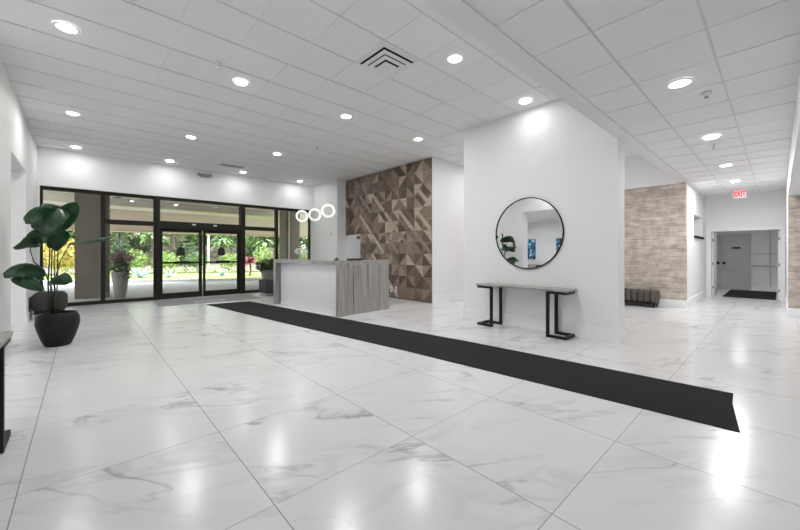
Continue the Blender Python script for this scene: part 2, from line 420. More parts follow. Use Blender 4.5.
struct('baseboard_right', B((11.14, 11.30, -4.0, -0.12, 0, 0.2), (11.30, 14.6, -0.13, -0.115, 0, 0.2)), TRIM)
struct('wall_back', B((-0.83, 11.3, -4.2, -4.0, 0, 2.62)), WALL)
struct('wall_side', B((-5.85, -5.65, 2.5, 12.0, 0, 3.0), (-5.65, -1.2, 2.3, 2.5, 0, 3.0), (-5.65, -1.2, 12.0, 12.2, 0, 3.0)), WALL)
struct('wall_vestibule', B((18.4, 18.6, -0.6, 2.5, 0, 2.45), (14.8, 18.4, 2.35, 2.5, 0, 2.45), (14.8, 18.4, -0.6, -0.45, 0, 2.45)), WALL)
struct('baseboard_vestibule', B((18.38, 18.4, -0.45, 0.74, 0, 0.16)), TRIM)

# ------------------------------------------------------------------ wood feature wall: square panels cut into angled facets
WOODS = [wood_mat('walnut_facet_%s' % n, c, r) for n, c, r in (
    ('deep', (0.090, 0.060, 0.043), 0.8), ('dark', (0.142, 0.100, 0.073), -0.8), ('mid', (0.215, 0.158, 0.118), 0.8),
    ('warm', (0.29, 0.22, 0.168), -0.8), ('pale', (0.46, 0.37, 0.295), 0.8))]
def wood_wall():
    rnd = random.Random(21); bm = bmesh.new(); c = 0.66; x = 7.05; y0, y1 = 6.42, 10.62
    def poly(pts, mi, ap):
        f = bm.faces.new([bm.verts.new((x - d, p[0], p[1])) for p, d in zip(pts, ap)]); f.material_index = mi
    def quarter(a, b, s, t, way, shades):
        """one quarter panel split along a diagonal, the two facets leaning apart"""
        A, Bq, Cq, D = (a, s), (b, s), (b, t), (a, t); h = rnd.uniform(0.008, 0.03)
        if way: poly((A, Bq, Cq), shades[0], (0.004, h, 0.004)); poly((A, Cq, D), shades[1], (0.004, 0.004, 0.034 - h))
        else: poly((A, Bq, D), shades[0], (h, 0.004, 0.004)); poly((Bq, Cq, D), shades[1], (0.004, 0.034 - h, 0.004))
    pick = lambda *w_: rnd.choices(range(5), w_)[0]
    for i in range(7):
        for j in range(7):
            a = y0 + i * c; s = j * c + 0.04 - (0.66 if j == 0 else 0) * 0
            k = rnd.random()
            for qi in range(2):
                for qj in range(2):
                    p0, p1 = a + qi * c / 2, a + (qi + 1) * c / 2; z0, z1 = s + qj * c / 2, s + (qj + 1) * c / 2
                    p1 = min(p1, y1); z1 = min(z1, CEIL)
                    if p1 - p0 < 0.02 or z1 - z0 < 0.02 or (p0 > 9.60 and z0 < 1.9): continue
                    inner = pick(1, 2, 4, 4, 2); outer = pick(4, 5, 3, 1, 0.3)
                    diamond = (qi + qj) % 2 == 0
                    if k < 0.55:            # diamond: the inner facets of the four quarters meet in the middle
                        sh = (inner, outer) if (qi, qj) in ((0, 0), (1, 0)) else (outer, inner)
                        if (qi, qj) == (0, 0): quarter(p0, p1, z0, z1, False, (outer, inner))
                        elif (qi, qj) == (1, 1): quarter(p0, p1, z0, z1, False, (inner, outer))
                        elif (qi, qj) == (1, 0): quarter(p0, p1, z0, z1, True, (outer, inner))
                        else: quarter(p0, p1, z0, z1, True, (inner, outer))
                    else: quarter(p0, p1, z0, z1, (qi + qj + int(k * 50)) % 2 == 0, (inner, outer) if rnd.random() < .5 else (outer, inner))
            if k > 0.38 and a + c < y1 and s + c < CEIL and not (a > 9.0 and s < 2.0):    # a pale strip laid corner to corner over the panel
                e = 0.085; f = bm.faces.new([bm.verts.new((x - 0.037, *p)) for p in ((a, s), (a + e, s), (a + c, s + c - e), (a + c, s + c), (a + c - e, s + c), (a, s + e))]); f.material_index = 4 if rnd.random() < 0.7 else 3
    box(bm, x - 0.004, x + 0.14, y0, 9.73, 0, CEIL, mi=1); box(bm, x - 0.004, x + 0.14, 9.73, y1, 2.1, CEIL, mi=1)
    return bm
struct('wall_wood', wood_wall(), WOODS)

# ------------------------------------------------------------------ storefront
def bars(*bs): return B(*bs)
FY0, FY1 = 12.36, 12.48
def window(name, x0, x1, transom):
    w_ = bpy.data.objects.new(name, None); COL.objects.link(w_); w_['kind'] = 'structure'
    fr = [(x0, x0 + 0.05, FY0, FY1, 0, 3.05), (x1 - 0.05, x1, FY0, FY1, 0, 3.05), (x0 + 0.05, x1 - 0.05, FY0, FY1, 2.96, 3.05), (x0 + 0.05, x1 - 0.05, FY0, FY1, 0, 0.09)]
    if transom: fr.append((x0 + 0.05, x1 - 0.05, FY0, FY1, 2.17, 2.30))
    link('window_frame', bars(*fr), BRONZE, w_)
    for z0, z1 in (((0.09, 2.17), (2.30, 2.96)) if transom else ((0.09, 2.96),)):
        link('pane', B((x0 + 0.045, x1 - 0.045, 12.414, 12.426, z0 - 0.005, z1 + 0.005)), GLASS, w_)
window('window_1', -0.79, 0.40, False)
window('window_2', 0.40, 1.58, True)
window('window_3', 4.06, 5.22, True)
window('window_4', 5.22, 6.56, False)
d1 = bpy.data.objects.new('door_1', None); COL.objects.link(d1); d1['kind'] = 'structure'
link('door_frame', bars((1.58, 1.68, 12.32, 12.5, 0, 3.07), (3.94, 4.06, 12.32, 12.5, 0, 3.07), (1.68, 3.94, 12.32, 12.5, 2.96, 3.07), (1.68, 3.94, 12.30, 12.5, 2.10, 2.33)), BRONZE, d1)
link('pane', B((1.63, 3.95, 12.414, 12.426, 2.32, 2.97)), GLASS, d1)
for x in (2.55, 3.15): link('motion_sensor', B((x - 0.05, x + 0.05, 12.27, 12.305, 2.24, 2.28), bev=0.008), WHITEP, d1)
for a, b in ((1.68, 2.795), (2.825, 3.94)):
    lf = link('door_leaf', bars((a, a + 0.07, 12.38, 12.44, 0.0, 2.10), (b - 0.09, b, 12.38, 12.44, 0.0, 2.10), (a + 0.07, b - 0.09, 12.38, 12.44, 2.02, 2.10), (a + 0.07, b - 0.09, 12.38, 12.44, 0.0, 0.17)), BRONZE, d1)
    link('pane', B((a + 0.06, b - 0.08, 12.404, 12.416, 0.16, 2.03)), GLASS, lf)
    link('push_bar', B((a + 0.05, b - 0.06, 12.30, 12.335, 1.06, 1.11), (a + 0.35, b - 0.35, 12.29, 12.335, 1.05, 1.13), (a + 0.05, a + 0.08, 12.33, 12.38, 1.07, 1.10), (b - 0.09, b - 0.06, 12.33, 12.38, 1.07, 1.10)), BLACK, lf)
    bm = bmesh.new(); c = (a + b) / 2 - 0.02
    pts = [(c + 0.11 * math.cos(t), 1.44 + 0.13 * math.sin(t)) for t in [PI * k / 10 for k in range(11)]] + [(c - 0.11, 1.30), (c + 0.11, 1.30)]
    f0 = [bm.verts.new((p[0], 12.396, p[1])) for p in pts]; f1 = [bm.verts.new((p[0], 12.403, p[1])) for p in pts]
    bm.faces.new(f0); bm.faces.new(f1[::-1])
    for k in range(len(pts)): bm.faces.new((f0[k], f0[(k + 1) % len(pts)], f1[(k + 1) % len(pts)], f1[k]))
    link('decal', bm, BLACKP, lf)

# ------------------------------------------------------------------ hall end: cased opening, grey double door, recess
d2 = bpy.data.objects.new('door_2', None); COL.objects.link(d2); d2['kind'] = 'structure'
link('door_frame', B((14.56, 14.6, 1.44, 1.55, 0, 2.14), (14.56, 14.6, -0.12, -0.02, 0, 2.14), (14.56, 14.6, -0.02, 1.44, 2.05, 2.14),
                     (14.6, 14.8, 1.45, 1.50, 0, 2.09), (14.6, 14.8, -0.07, -0.03, 0, 2.09), (14.6, 14.8, -0.03, 1.45, 2.05, 2.09)), TRIM, d2)
for y0, y1 in ((1.40, 1.445), (-0.025, 0.02)):
    lf = link('door_leaf', B((14.82, 15.55, y0, y1, 0.01, 2.04), bev=0.004), TRIM, d2)
    link('hinge', B(*[(14.80, 14.825, y0 + 0.005, y1 - 0.005, z, z + 0.08) for z in (0.25, 1.0, 1.75)]), GREYPL, lf)
d3 = bpy.data.objects.new('door_3', None); COL.objects.link(d3); d3['kind'] = 'structure'
link('door_frame', B((18.34, 18.4, 0.70, 0.78, 0, 2.10), (18.34, 18.4, 2.27, 2.34, 0, 2.10), (18.34, 18.4, 0.78, 2.27, 2.02, 2.10)), GREYDOOR, d3)
for y0, y1, hy in ((0.785, 1.52, 1.44), (1.53, 2.265, 1.61)):
    lf = link('door_leaf', B((18.36, 18.4, y0, y1, 0.01, 2.02), bev=0.004), GREYDOOR, d3)
    bm = B((18.335, 18.36, hy - 0.03, hy + 0.03, 0.94, 1.05), bev=0.006); box(bm, 18.29, 18.31, hy - 0.06, hy + 0.06, 0.985, 1.01, 0.004); box(bm, 18.30, 18.34, hy - 0.012, hy + 0.012, 0.985, 1.01)
    link('door_handle', bm, BLACK, lf)
    if hy < 1.5: link('door_sign', B((18.345, 18.36, 0.98, 1.22, 1.54, 1.61)), BLACKP, lf)
struct('trim_3', B((18.36, 18.4, -0.45, 0.68, 1.34, 1.36), (18.36, 18.4, -0.45, 0.68, 0.90, 0.92), (18.36, 18.4, 0.20, 0.22, 0.16, 2.45)), GREYDOOR)
tag(link('floor_mat', B((14.95, 17.9, 0.06, 1.22, 0, 0.012), bev=0.004), CHARCOAL), 'black floor mat just inside the cased opening at the hall end', 'floor mat')
t = thing('window_sill', 'black sill bar under the high white recess left of the hall end', 'sill', (13.1, 1.57, 1.80))
link('sill', B((-0.80, 0.80, -0.03, 0.16, 0.0, 0.05), bev=0.004), BLACKP, t)
link('lip', B((-0.80, 0.80, -0.045, -0.03, -0.012, 0.055), bev=0.003), BLACK, t)

# ------------------------------------------------------------------ exit sign
t = thing('exit_sign', 'red lettered exit sign hanging below the hall ceiling', 'exit sign', (13.5, 0.735, HC))
link('housing', B((-0.025, 0.025, -0.135, 0.135, -0.245, -0.03), bev=0.006), WHITEP, t)
link('mounting_bracket', B((-0.03, 0.03, -0.1, 0.1, -0.03, 0.0)), WHITEP, t)
link('face_panel', B((-0.029, -0.025, -0.125, 0.125, -0.232, -0.045)), SIGNW, t)
cu = bpy.data.curves.new('exit_text', 'FONT'); cu.body = 'EXIT'; cu.align_x = 'CENTER'; cu.align_y = 'CENTER'; cu.size = 0.205; cu.extrude = 0.002; cu.offset = 0.006
tmp = bpy.data.objects.new('exit_text', cu); COL.objects.link(tmp)
bpy.context.view_layer.update()
me = bpy.data.meshes.new_from_object(tmp.evaluated_get(bpy.context.evaluated_depsgraph_get()))
bpy.data.objects.remove(tmp); me.materials.clear(); me.materials.append(SIGNRED)
lt = bpy.data.objects.new('lettering', me); COL.objects.link(lt); lt.parent = t
lt.location = (-0.031, 0, -0.139); lt.rotation_euler = (PI / 2, 0, -PI / 2); lt.scale = (0.56, 1.0, 1.0)

# ------------------------------------------------------------------ recessed downlights
def downlight(label):
    t = thing('ceiling_light', label, 'ceiling light', group='recessed downlights in the tiled ceilings')
    bm = bmesh.new(); lathe(bm, [(0.090, 0.0), (0.112, 0.0), (0.114, -0.006), (0.102, -0.014), (0.090, -0.010)], 28); link('trim_ring', bm, TRIM, t)
    bm = bmesh.new(); lathe(bm, [(0.091, -0.004), (0.090, -0.011), (0.065, -0.020), (0.0, -0.024)], 28); link('lens', bm, LENS, t)
    l = bpy.data.lights.new('bulb', 'AREA'); l.shape = 'DISK'; l.size = 0.18; l.energy = LAMP_W; l.color = (1.0, 0.99, 0.975)
    lo = bpy.data.objects.new('bulb', l); COL.objects.link(lo); lo.parent = t; lo.location = (0, 0, -0.028)
    return t
spots = [
    (1.80, 3.02, CEIL, 'recessed downlight cut off by the top edge, left of the air vent'),
    (3.70, 2.95, CEIL, 'recessed downlight just right of the large square air vent'),
    (5.64, 2.96, CEIL, 'recessed downlight close to the white wall above the round mirror'),
    (-0.14, 5.60, CEIL, 'recessed downlight in the top left corner of the ceiling'),
    (1.79, 5.58, CEIL, 'recessed downlight beside the ceiling sprinkler, left of centre'),
    (3.72, 5.60, CEIL, 'recessed downlight over the middle of the runner, beyond the air vent'),
    (5.69, 5.60, CEIL, 'recessed downlight in front of the wood wall, above its right end'),
    (-0.14, 8.94, CEIL, 'recessed downlight near the left wall, second from the glass doors'),
    (1.80, 8.97, CEIL, 'recessed downlight in the second row from the glass doors, above the sliding doors'),
    (3.79, 8.97, CEIL, 'recessed downlight in the second row from the glass front, left of the ring pendants'),
    (-0.13, 11.73, CEIL, 'recessed downlight in the far left ceiling corner above the first pane'),
    (1.82, 11.71, CEIL, 'recessed downlight by the storefront wall, left of the emergency light'),
    (3.82, 11.70, CEIL, 'recessed downlight by the storefront wall, just right of the slotted vent'),
    (5.82, 11.76, CEIL, 'recessed downlight in the far right ceiling corner by the reception'),
    (4.60, 0.70, HC, 'largest and nearest recessed downlight of the lower hall ceiling'),
    (7.09, 0.70, HC, 'second recessed downlight along the lower hall ceiling'),
    (9.56, 0.72, HC, 'third recessed downlight along the lower hall ceiling'),
    (11.85, 0.73, HC, 'farthest recessed downlight of the hall, by the exit sign'),
    # unseen lamps: lobby pair added as fill, the rest light the rooms beyond
    (2.5, -2.3, 2.62, 'unseen fill downlight added to the low lobby ceiling, near side'),
    (7.5, -2.3, 2.62, 'unseen fill downlight added to the low lobby ceiling, far side'),
    (8.6, 3.0, CEIL, 'recessed downlight in front of the brick wall'),
    (8.6, 5.2, CEIL, 'recessed downlight behind the white centre wall'),
    (-3.3, 5.6, 3.0, 'recessed downlight of the side room seen in the mirror, near end'),
    (-3.3, 8.6, 3.0, 'recessed downlight of the side room seen in the mirror, art end'),
]
first = None
dim = bpy.data.lights.new('dimmed_bulb', 'AREA'); dim.shape = 'DISK'; dim.size = 0.18; dim.energy = LAMP_W * 0.30; dim.color = (1.0, 0.99, 0.975)
half = dim.copy(); half.name = 'half_bulb'; half.energy = LAMP_W * 0.55
low = dim.copy(); low.name = 'low_bulb'; low.energy = LAMP_W * 0.13
hall_ = dim.copy(); hall_.name = 'hall_bulb'; hall_.energy = LAMP_W * 0.32
strong = dim.copy(); strong.name = 'strong_bulb'; strong.energy = LAMP_W * 1.7
for x, y, z, lab in spots:
    if first is None:
        first = downlight(lab); first.location = (x, y, z)
    else:
        r = dup(first, (x, y, z), label=lab)
        if (x, y) == (5.64, 2.96) or x > 9 or x < -2:
            for c in r.children:
                if c.type == 'LIGHT': c.data = low if x < 6 and x > 0 else strong
        elif y > 11:                                        # the lamps beside a wall are turned down
            for c in r.children:
                if c.type == 'LIGHT': c.data = dim
        elif x < 9 and z == HC:
            for c in r.children:
                if c.type == 'LIGHT': c.data = hall_
        elif x < 0 and z == CEIL:
            for c in r.children:
                if c.type == 'LIGHT': c.data = half
r = dup(first, (16.4, 0.9, 2.45), label='unseen fill downlight added inside the vestibule at the hall end')  # added lamp to lift the dim vestibule, no fitting visible there
for c in r.children:
    if c.type == 'LIGHT': c.data = half
# unseen lamp put in the office to brighten the reception opening
dup(first, (7.9, 9.9, 3.99), label='unseen fill downlight added in the office behind the wood wall')

# ------------------------------------------------------------------ vents, sprinklers, detector, emergency light
t = thing('air_vent', 'large square ceiling air diffuser with stepped louvres', 'air vent', (3.085, 3.645, CEIL))
def ring_sq(bm, a, b, z0, z1):
    """sloped square ring from half-size a at z0 to half-size b at z1, with a little thickness"""
    for th in (0.0,):
        A = [bm.verts.new((sx * a, sy * a, z0)) for sx, sy in ((-1, -1), (1, -1), (1, 1), (-1, 1))]
        Bv = [bm.verts.new((sx * b, sy * b, z1)) for sx, sy in ((-1, -1), (1, -1), (1, 1), (-1, 1))]
        A2 = [bm.verts.new(v.co + Vector((0, 0, 0.006))) for v in A]; B2 = [bm.verts.new(v.co + Vector((0, 0, 0.006))) for v in Bv]
        for i in range(4):
            j = (i + 1) % 4
            bm.faces.new((A[i], A[j], Bv[j], Bv[i])); bm.faces.new((A2[i], A2[j], B2[j], B2[i]))
            bm.faces.new((A[i], A[j], A2[j], A2[i])); bm.faces.new((Bv[i], Bv[j], B2[j], B2[i]))
link('backing', B((-0.27, 0.27, -0.27, 0.27, -0.004, 0.0)), DARK, t)
bm = bmesh.new(); ring_sq(bm, 0.300, 0.268, -0.008, -0.012); link('frame', bm, VENTM, t)
for a, b, z in ((0.250, 0.192, -0.040), (0.186, 0.128, -0.062)):
    bm = bmesh.new(); ring_sq(bm, a, b, z + 0.004, z); link('louvre', bm, VENTM, t)
link('centre_plate', B((-0.118, 0.118, -0.118, 0.118, -0.088, -0.083)), VENTM, t)
t = thing('air_vent', 'small slotted ceiling vent near the storefront wall', 'air vent', (3.32, 11.08, CEIL))
link('backing', B((-0.33, 0.33, -0.14, 0.14, -0.006, 0.0)), DARK, t)
link('frame', B((-0.36, 0.36, -0.17, -0.13, -0.02, 0), (-0.36, 0.36, 0.13, 0.17, -0.02, 0), (-0.36, -0.32, -0.13, 0.13, -0.02, 0), (0.32, 0.36, -0.13, 0.13, -0.02, 0)), VENTM, t)
link('slats', B((-0.32, 0.32, -0.085, -0.065, -0.018, -0.006), (-0.32, 0.32, -0.01, 0.01, -0.018, -0.006), (-0.32, 0.32, 0.065, 0.085, -0.018, -0.006)), GREYPL, t)

def sprinkler(label):
    t = thing('sprinkler', label, 'sprinkler', group='ceiling sprinklers')
    bm = bmesh.new(); lathe(bm, [(0.0, 0.0), (0.035, 0.0), (0.035, -0.006), (0.012, -0.012), (0.012, -0.04), (0.0, -0.04)], 16); link('body', bm, CHROME, t)
    bm = bmesh.new(); lathe(bm, [(0.0, -0.066), (0.024, -0.066), (0.024, -0.07), (0.0, -0.07)], 16); link('deflector', bm, CHROME, t)
    bm = bmesh.new(); tube(bm, [(0.012, 0, -0.04), (0.016, 0, -0.055), (0.004, 0, -0.067)], 0.003, 6); tube(bm, [(-0.012, 0, -0.04), (-0.016, 0, -0.055), (-0.004, 0, -0.067)], 0.003, 6)
    link('yoke', bm, CHROME, t)
    return t
s0 = sprinkler('chrome sprinkler between the two nearest downlights on the left'); s0.location = (1.377, 5.23, CEIL)
dup(s0, (4.27, 7.71, CEIL), label='chrome sprinkler near the ring pendants')
dup(s0, (7.6, 0.72, HC), label='chrome sprinkler between downlights of the hall ceiling')
t = thing('smoke_detector', 'small white detector beside the nearest hall downlight', 'smoke detector', (5.12, 0.545, HC))
bm = bmesh.new(); lathe(bm, [(0.0, 0.0), (0.05, 0.0), (0.05, -0.012), (0.03, -0.02), (0.03, -0.035), (0.0, -0.038)], 24); link('body', bm, WHITEP, t)
bm = bmesh.new(); lathe(bm, [(0.0, -0.036), (0.018, -0.036), (0.016, -0.052), (0.0, -0.055)], 16); link('sensor', bm, GREYPL, t)
t = thing('emergency_light', 'grey twin head emergency light high on the storefront wall', 'emergency light', (2.83, 12.3, 3.83))
link('housing', B((-0.13, 0.13, -0.06, -0.002, -0.05, 0.05), bev=0.012), GREYPL, t)
for s in (-1, 1):
    bm = bmesh.new(); lathe(bm, [(0.0, 0.0), (0.03, 0.0), (0.05, 0.06), (0.0, 0.065)], 16)
    link('lamp_head', bm, GREYPL, t, Matrix.Translation((s * 0.17, -0.035, 0.02)) @ Matrix.Rotation(s * 0.7, 4, 'Y') @ Matrix.Rotation(PI / 2 + 0.3, 4, 'X'))

# ------------------------------------------------------------------ reception desk
t = thing('reception_desk', 'white reception desk with grey striped stone waterfall ends and top', 'reception desk', (4.02, 6.38, 0), math.radians(4.2))
L_, D_, H_ = 2.88, 1.55, 1.205
link('side_panel', B((0, D_, 0, 0.06, 0, H_ - 0.09), bev=0.002), STONE, t)
link('side_panel', B((0, 0.95, L_ - 0.13, L_, 0, H_ - 0.09), bev=0.002), STONE, t)
bm = B((0, 0.46, 0, L_, H_ - 0.09, H_), bev=0.003); box(bm, 0.46, D_, 0, 0.34, H_ - 0.09, H_, 0.003); link('countertop', bm, STONETOP, t)
link('front_panel', B((0.15, 0.20, 0.06, L_ - 0.13, 0.05, H_ - 0.09)), DESKW, t)
link('plinth', B((0.14, 0.20, 0.06, L_ - 0.13, 0, 0.05)), DESKW, t)
link('work_surface', B((0.20, 0.85, 0.06, L_ - 0.13, 0.72, 0.76)), DESKW, t)
link('drawer_unit', B((0.25, 0.83, 0.1, 0.55, 0, 0.72), bev=0.003), DESKW, t)
RD = Matrix.Translation((4.02, 6.38, 0)) @ Matrix.Rotation(math.radians(4.2), 4, 'Z')
def on_desk(u, v): p = RD @ Vector((u, v, H_)); return (p.x, p.y, H_)
t = thing('call_bell', 'small black domed bell on the desk near its front corner', 'bell', on_desk(0.24, 0.36))
bm = bmesh.new(); lathe(bm, [(0.0, 0.0), (0.062, 0.0), (0.062, 0.012), (0.052, 0.016), (0.045, 0.04), (0.022, 0.055), (0.0, 0.058)], 24); link('dome', bm, BLACKP, t)
bm = bmesh.new(); lathe(bm, [(0.006, 0.05), (0.006, 0.068), (0.011, 0.07), (0.009, 0.078), (0.0, 0.08)], 12); link('button', bm, BLACKP, t)
t = thing('desk_tray', 'low black tray lying on the stone end of the desk', 'tray', on_desk(0.62, 0.17), math.radians(4))
link('base', B((-0.16, 0.16, -0.10, 0.10, 0, 0.012), bev=0.004), BLACKP, t)
link('side_wall', B((-0.16, 0.16, -0.10, -0.088, 0.012, 0.045), (-0.16, 0.16, 0.088, 0.10, 0.012, 0.045), (-0.16, -0.148, -0.088, 0.088, 0.012, 0.045), (0.148, 0.16, -0.088, 0.088, 0.012, 0.045)), BLACKP, t)

# ring pendants over the desk
def pendant(label, r):
    t = thing('ring_pendant', label, 'pendant lamp', group='white ring pendants above the reception desk')
    bm = bmesh.new(); n = 44; prof = [(-0.028, -0.024), (-0.018, -0.034), (0.018, -0.034), (0.028, -0.024), (0.028, 0.024), (0.018, 0.034), (-0.018, 0.034), (-0.028, 0.024)]
    rings = [[bm.verts.new(((r - 0.028 + a) * math.cos(q), b, (r - 0.03 + a) * math.sin(q))) for a, b in prof] for q in [2 * PI * k / n for k in range(n)]]
    for k in range(n):
        A, C = rings[k], rings[(k + 1) % n]
        for i in range(8):
            f = bm.faces.new((A[i], A[(i + 1) % 8], C[(i + 1) % 8], C[i])); f.smooth = True
    link('ring', bm, RINGL, t)
    return t
for x, y, z, r, lab in ((4.5, 8.964, 2.40, 0.168, 'leftmost of the three white ring pendants, in front of the glass'),
                        (4.5, 8.242, 2.38, 0.168, 'middle one of the three white ring pendants above the desk'),
                        (4.5, 7.576, 2.423, 0.174, 'rightmost and highest of the three white ring pendants')):
    t = pendant(lab, r); t.location = (x, y, z); t.rotation_euler = (0, 0, math.atan2(y, x) - PI / 2)
    bm = bmesh.new(); tube(bm, [(0, 0, r + 0.005), (0, 0, CEIL - z - 0.02)], 0.0022, 6); link('cord', bm, WHITEP, t)
    bm = bmesh.new(); lathe(bm, [(0.0, CEIL - z - 0.025), (0.05, CEIL - z - 0.025), (0.055, CEIL - z)], 20); link('canopy', bm, WHITEP, t)

# wall plates
def plate(name, lab, cat, loc, rz, w_, h_, mat, part, pm):
    t = thing(name, lab, cat, loc, rz)
    link('cover_plate', B((-w_, w_, -0.008, 0.0, -h_, h_), bev=0.003), mat, t)
    link(part, B((-w_ * 0.45, w_ * 0.45, -0.012, -0.008, -h_ * 0.55, h_ * 0.55)), pm, t)
plate('light_switch', 'grey switch on the white wall behind the rightmost ring pendant', 'switch', (6.678, 11.03, 2.07), -PI / 2, 0.05, 0.09, WHITEP, 'rocker', GREYPL)
plate('thermostat', 'small black panel on the white jamb of the wood wall opening', 'thermostat', (7.60, 10.618, 1.96), 0, 0.07, 0.055, BLACKP, 'screen', GREYPL)
plate('power_outlet', 'left one of two white outlets low on the wood wall', 'outlet', (7.012, 8.06, 0.27), -PI / 2, 0.045, 0.085, WHITEP, 'socket', GREYPL)
plate('power_outlet', 'right one of two white outlets low on the wood wall', 'outlet', (7.012, 7.84, 0.27), -PI / 2, 0.045, 0.085, WHITEP, 'socket', GREYPL)
plate('power_outlet', 'white outlet on the white wall under the console table', 'outlet', (5.998, 3.21, 0.32), -PI / 2, 0.036, 0.06, WHITEP, 'socket', WHITEP)

# ------------------------------------------------------------------ round mirror
t = thing('round_mirror', 'large round mirror in a thin black frame on the white wall', 'mirror', (6.0, 3.10, 1.735))
MX = Matrix.Rotation(-PI / 2, 4, 'Y')
bm = bmesh.new(); lathe(bm, [(0.0, 0.004), (0.637, 0.004), (0.637, 0.018), (0.0, 0.018)], 96, smooth=False); link('mirror_glass', bm, MIRROR, t, MX)
bm = bmesh.new(); lathe(bm, [(0.635, 0.002), (0.652, 0.002), (0.652, 0.03), (0.635, 0.03), (0.635, 0.002)], 96); link('frame', bm, BLACK, t, MX)

# ------------------------------------------------------------------ console tables
def console(name, label, loc, rz, L, D):
    t = thing(name, label, 'console table', loc, rz); H = 0.785
    link('tabletop', B((0, D, 0, L, H - 0.03, H), bev=0.003), TABLETOP, t)
    b = 0.044
    for y_in, y_out, s in ((0.34, 0.02, 1), (L - 0.34, L - 0.02, -1)):
        a, c = min(y_in, y_out), max(y_in, y_out); bm = bmesh.new()
        yi0, yi1 = (y_in - b, y_in) if s > 0 else (y_in, y_in + b)
        yo0, yo1 = (y_out, y_out + b) if s > 0 else (y_out - b, y_out)
        for x0 in (0.01, D - 0.01 - b):
            box(bm, x0, x0 + b, yi0, yi1, b, H - 0.03 - b)
            for z0 in (0.0, H - 0.03 - b): box(bm, x0, x0 + b, a, c, z0, z0 + b)
        for z0 in (0.0, H - 0.03 - b): box(bm, 0.01 + b, D - 0.01 - b, yo0, yo1, z0, z0 + b)
        link('leg_frame', bm, BLACK, t)
    return t
console('console_table', 'grey topped console table with black open legs under the round mirror', (5.59, 2.24, 0), 0, 1.70, 0.385)
console('console_table', 'console table with black legs cut off by the left edge', (-0.392, 3.93, 0), PI, 1.70, 0.385)
console('console_table', 'black table under the blue picture, seen in the mirror', (-5.2, 9.5, 0), PI, 1.4, 0.40)

# pictures seen in the mirror
for y0, y1, z0, z1, sd, lab in ((8.68, 9.17, 1.06, 2.1, 1.3, 'tall blue abstract picture near the plant leaves in the mirror'), (6.75, 7.55, 1.25, 2.1, 5.1, 'blue abstract picture at the right rim of the mirror')):
    t = thing('picture', lab, 'picture', (-5.645, (y0 + y1) / 2, (z0 + z1) / 2)); a, b = (y1 - y0) / 2, (z1 - z0) / 2
    link('canvas', B((0.0, 0.025, -a, a, -b, b)), art_mat('blue_abstract_paint_%d' % int(sd), sd), t)
    link('frame', B((0, 0.035, -a - 0.015, -a, -b - 0.015, b + 0.015), (0, 0.035, a, a + 0.015, -b - 0.015, b + 0.015), (0, 0.035, -a, a, b, b + 0.015), (0, 0.035, -a, a, -b - 0.015, -b)), BLACK, t)

# ------------------------------------------------------------------ mats
bm = bmesh.new()
nearR = [(4.67, 0.30), (4.40, 3.22), (3.98, 6.35), (3.50, 10.15)]; nearL = [(2.42, 10.32), (2.97, 6.1), (3.33, 3.6), (3.70, 0.20)]
prism(bm, [(4.0, 0.240), (4.35, 0.285)] + nearR + nearL, 0.0, 0.008)
tag(link('runner_mat', bm, CHARCOAL), 'long charcoal runner mat crossing the marble floor diagonally', 'runner mat')
t = thing('entry_mat', 'grey entry mat with a pale oval in front of the glass doors', 'floor mat', (2.75, 11.25, 0), math.radians(-3))
link('carpet', B((-1.3, 1.3, -0.62, 0.72, 0, 0.006)), GREYMAT, t)
bm = bmesh.new(); n = 48
o_ = [bm.verts.new((0.42 * math.cos(q) - 0.05, 0.20 * math.sin(q) - 0.25, 0.008)) for q in [2 * PI * k / n for k in range(n)]]
i_ = [bm.verts.new((0.34 * math.cos(q) - 0.05, 0.13 * math.sin(q) - 0.25, 0.008)) for q in [2 * PI * k / n for k in range(n)]]
for k in range(n): bm.faces.new((o_[k], o_[(k + 1) % n], i_[(k + 1) % n], i_[k]))
link('oval_mark', bm, PALEMAT, t)

# ------------------------------------------------------------------ seats
def ottoman(label, loc, rz, w_, d_, h_, r_):
    t = thing('ottoman', label, 'ottoman', loc, rz)
    link('cushion', B((-w_, w_, -d_, d_, 0.13, h_)), GREYFAB, t)
    o = t.children[0]; md = o.modifiers.new('round', 'BEVEL'); md.width = r_; md.segments = 6
    for p in o.data.polygons: p.use_smooth = True
    bm = bmesh.new()
    link('base_rail', B((-w_ + 0.05, w_ - 0.05, -d_ + 0.05, d_ - 0.05, 0.10, 0.14)), BLACK, t)
    for sx in (-1, 1):
        for sy in (-1, 1):
            bm = bmesh.new(); tube(bm, [(sx * (w_ - 0.07), sy * (d_ - 0.07), 0.12), (sx * (w_ - 0.05), sy * (d_ - 0.05), 0.0)], [0.016, 0.011], 10); link('leg', bm, CHROME, t)
ottoman('dark grey rounded low seat behind the potted plant', (-0.53, 10.65, 0), 0.0, 0.28, 0.30, 0.54, 0.13)
ottoman('dark grey box seat by the glass behind the reception desk', (4.55, 11.15, 0), 0.0, 0.33, 0.30, 0.52, 0.04)

t = thing('bench', 'dark taupe channel tufted bench against the tan brick wall', 'bench', (10.52, 2.06, 0))
bm = bmesh.new(); nc = 12; cw = 0.135
for k in range(nc): box(bm, 0, 0.44, k * cw, (k + 1) * cw, 0.13, 0.425, 0.05, 4)
link('cushion', bm, VELVET, t)
link('base', B((0.02, 0.42, 0.02, nc * cw - 0.02, 0.075, 0.14)), BLACK, t)
for x in (0.05, 0.39):
    for y in (0.06, nc * cw - 0.06):
        bm = bmesh.new(); tube(bm, [(x, y, 0.09), (x, y, 0.0)], [0.024, 0.016], 10); link('leg', bm, BLACK, t)

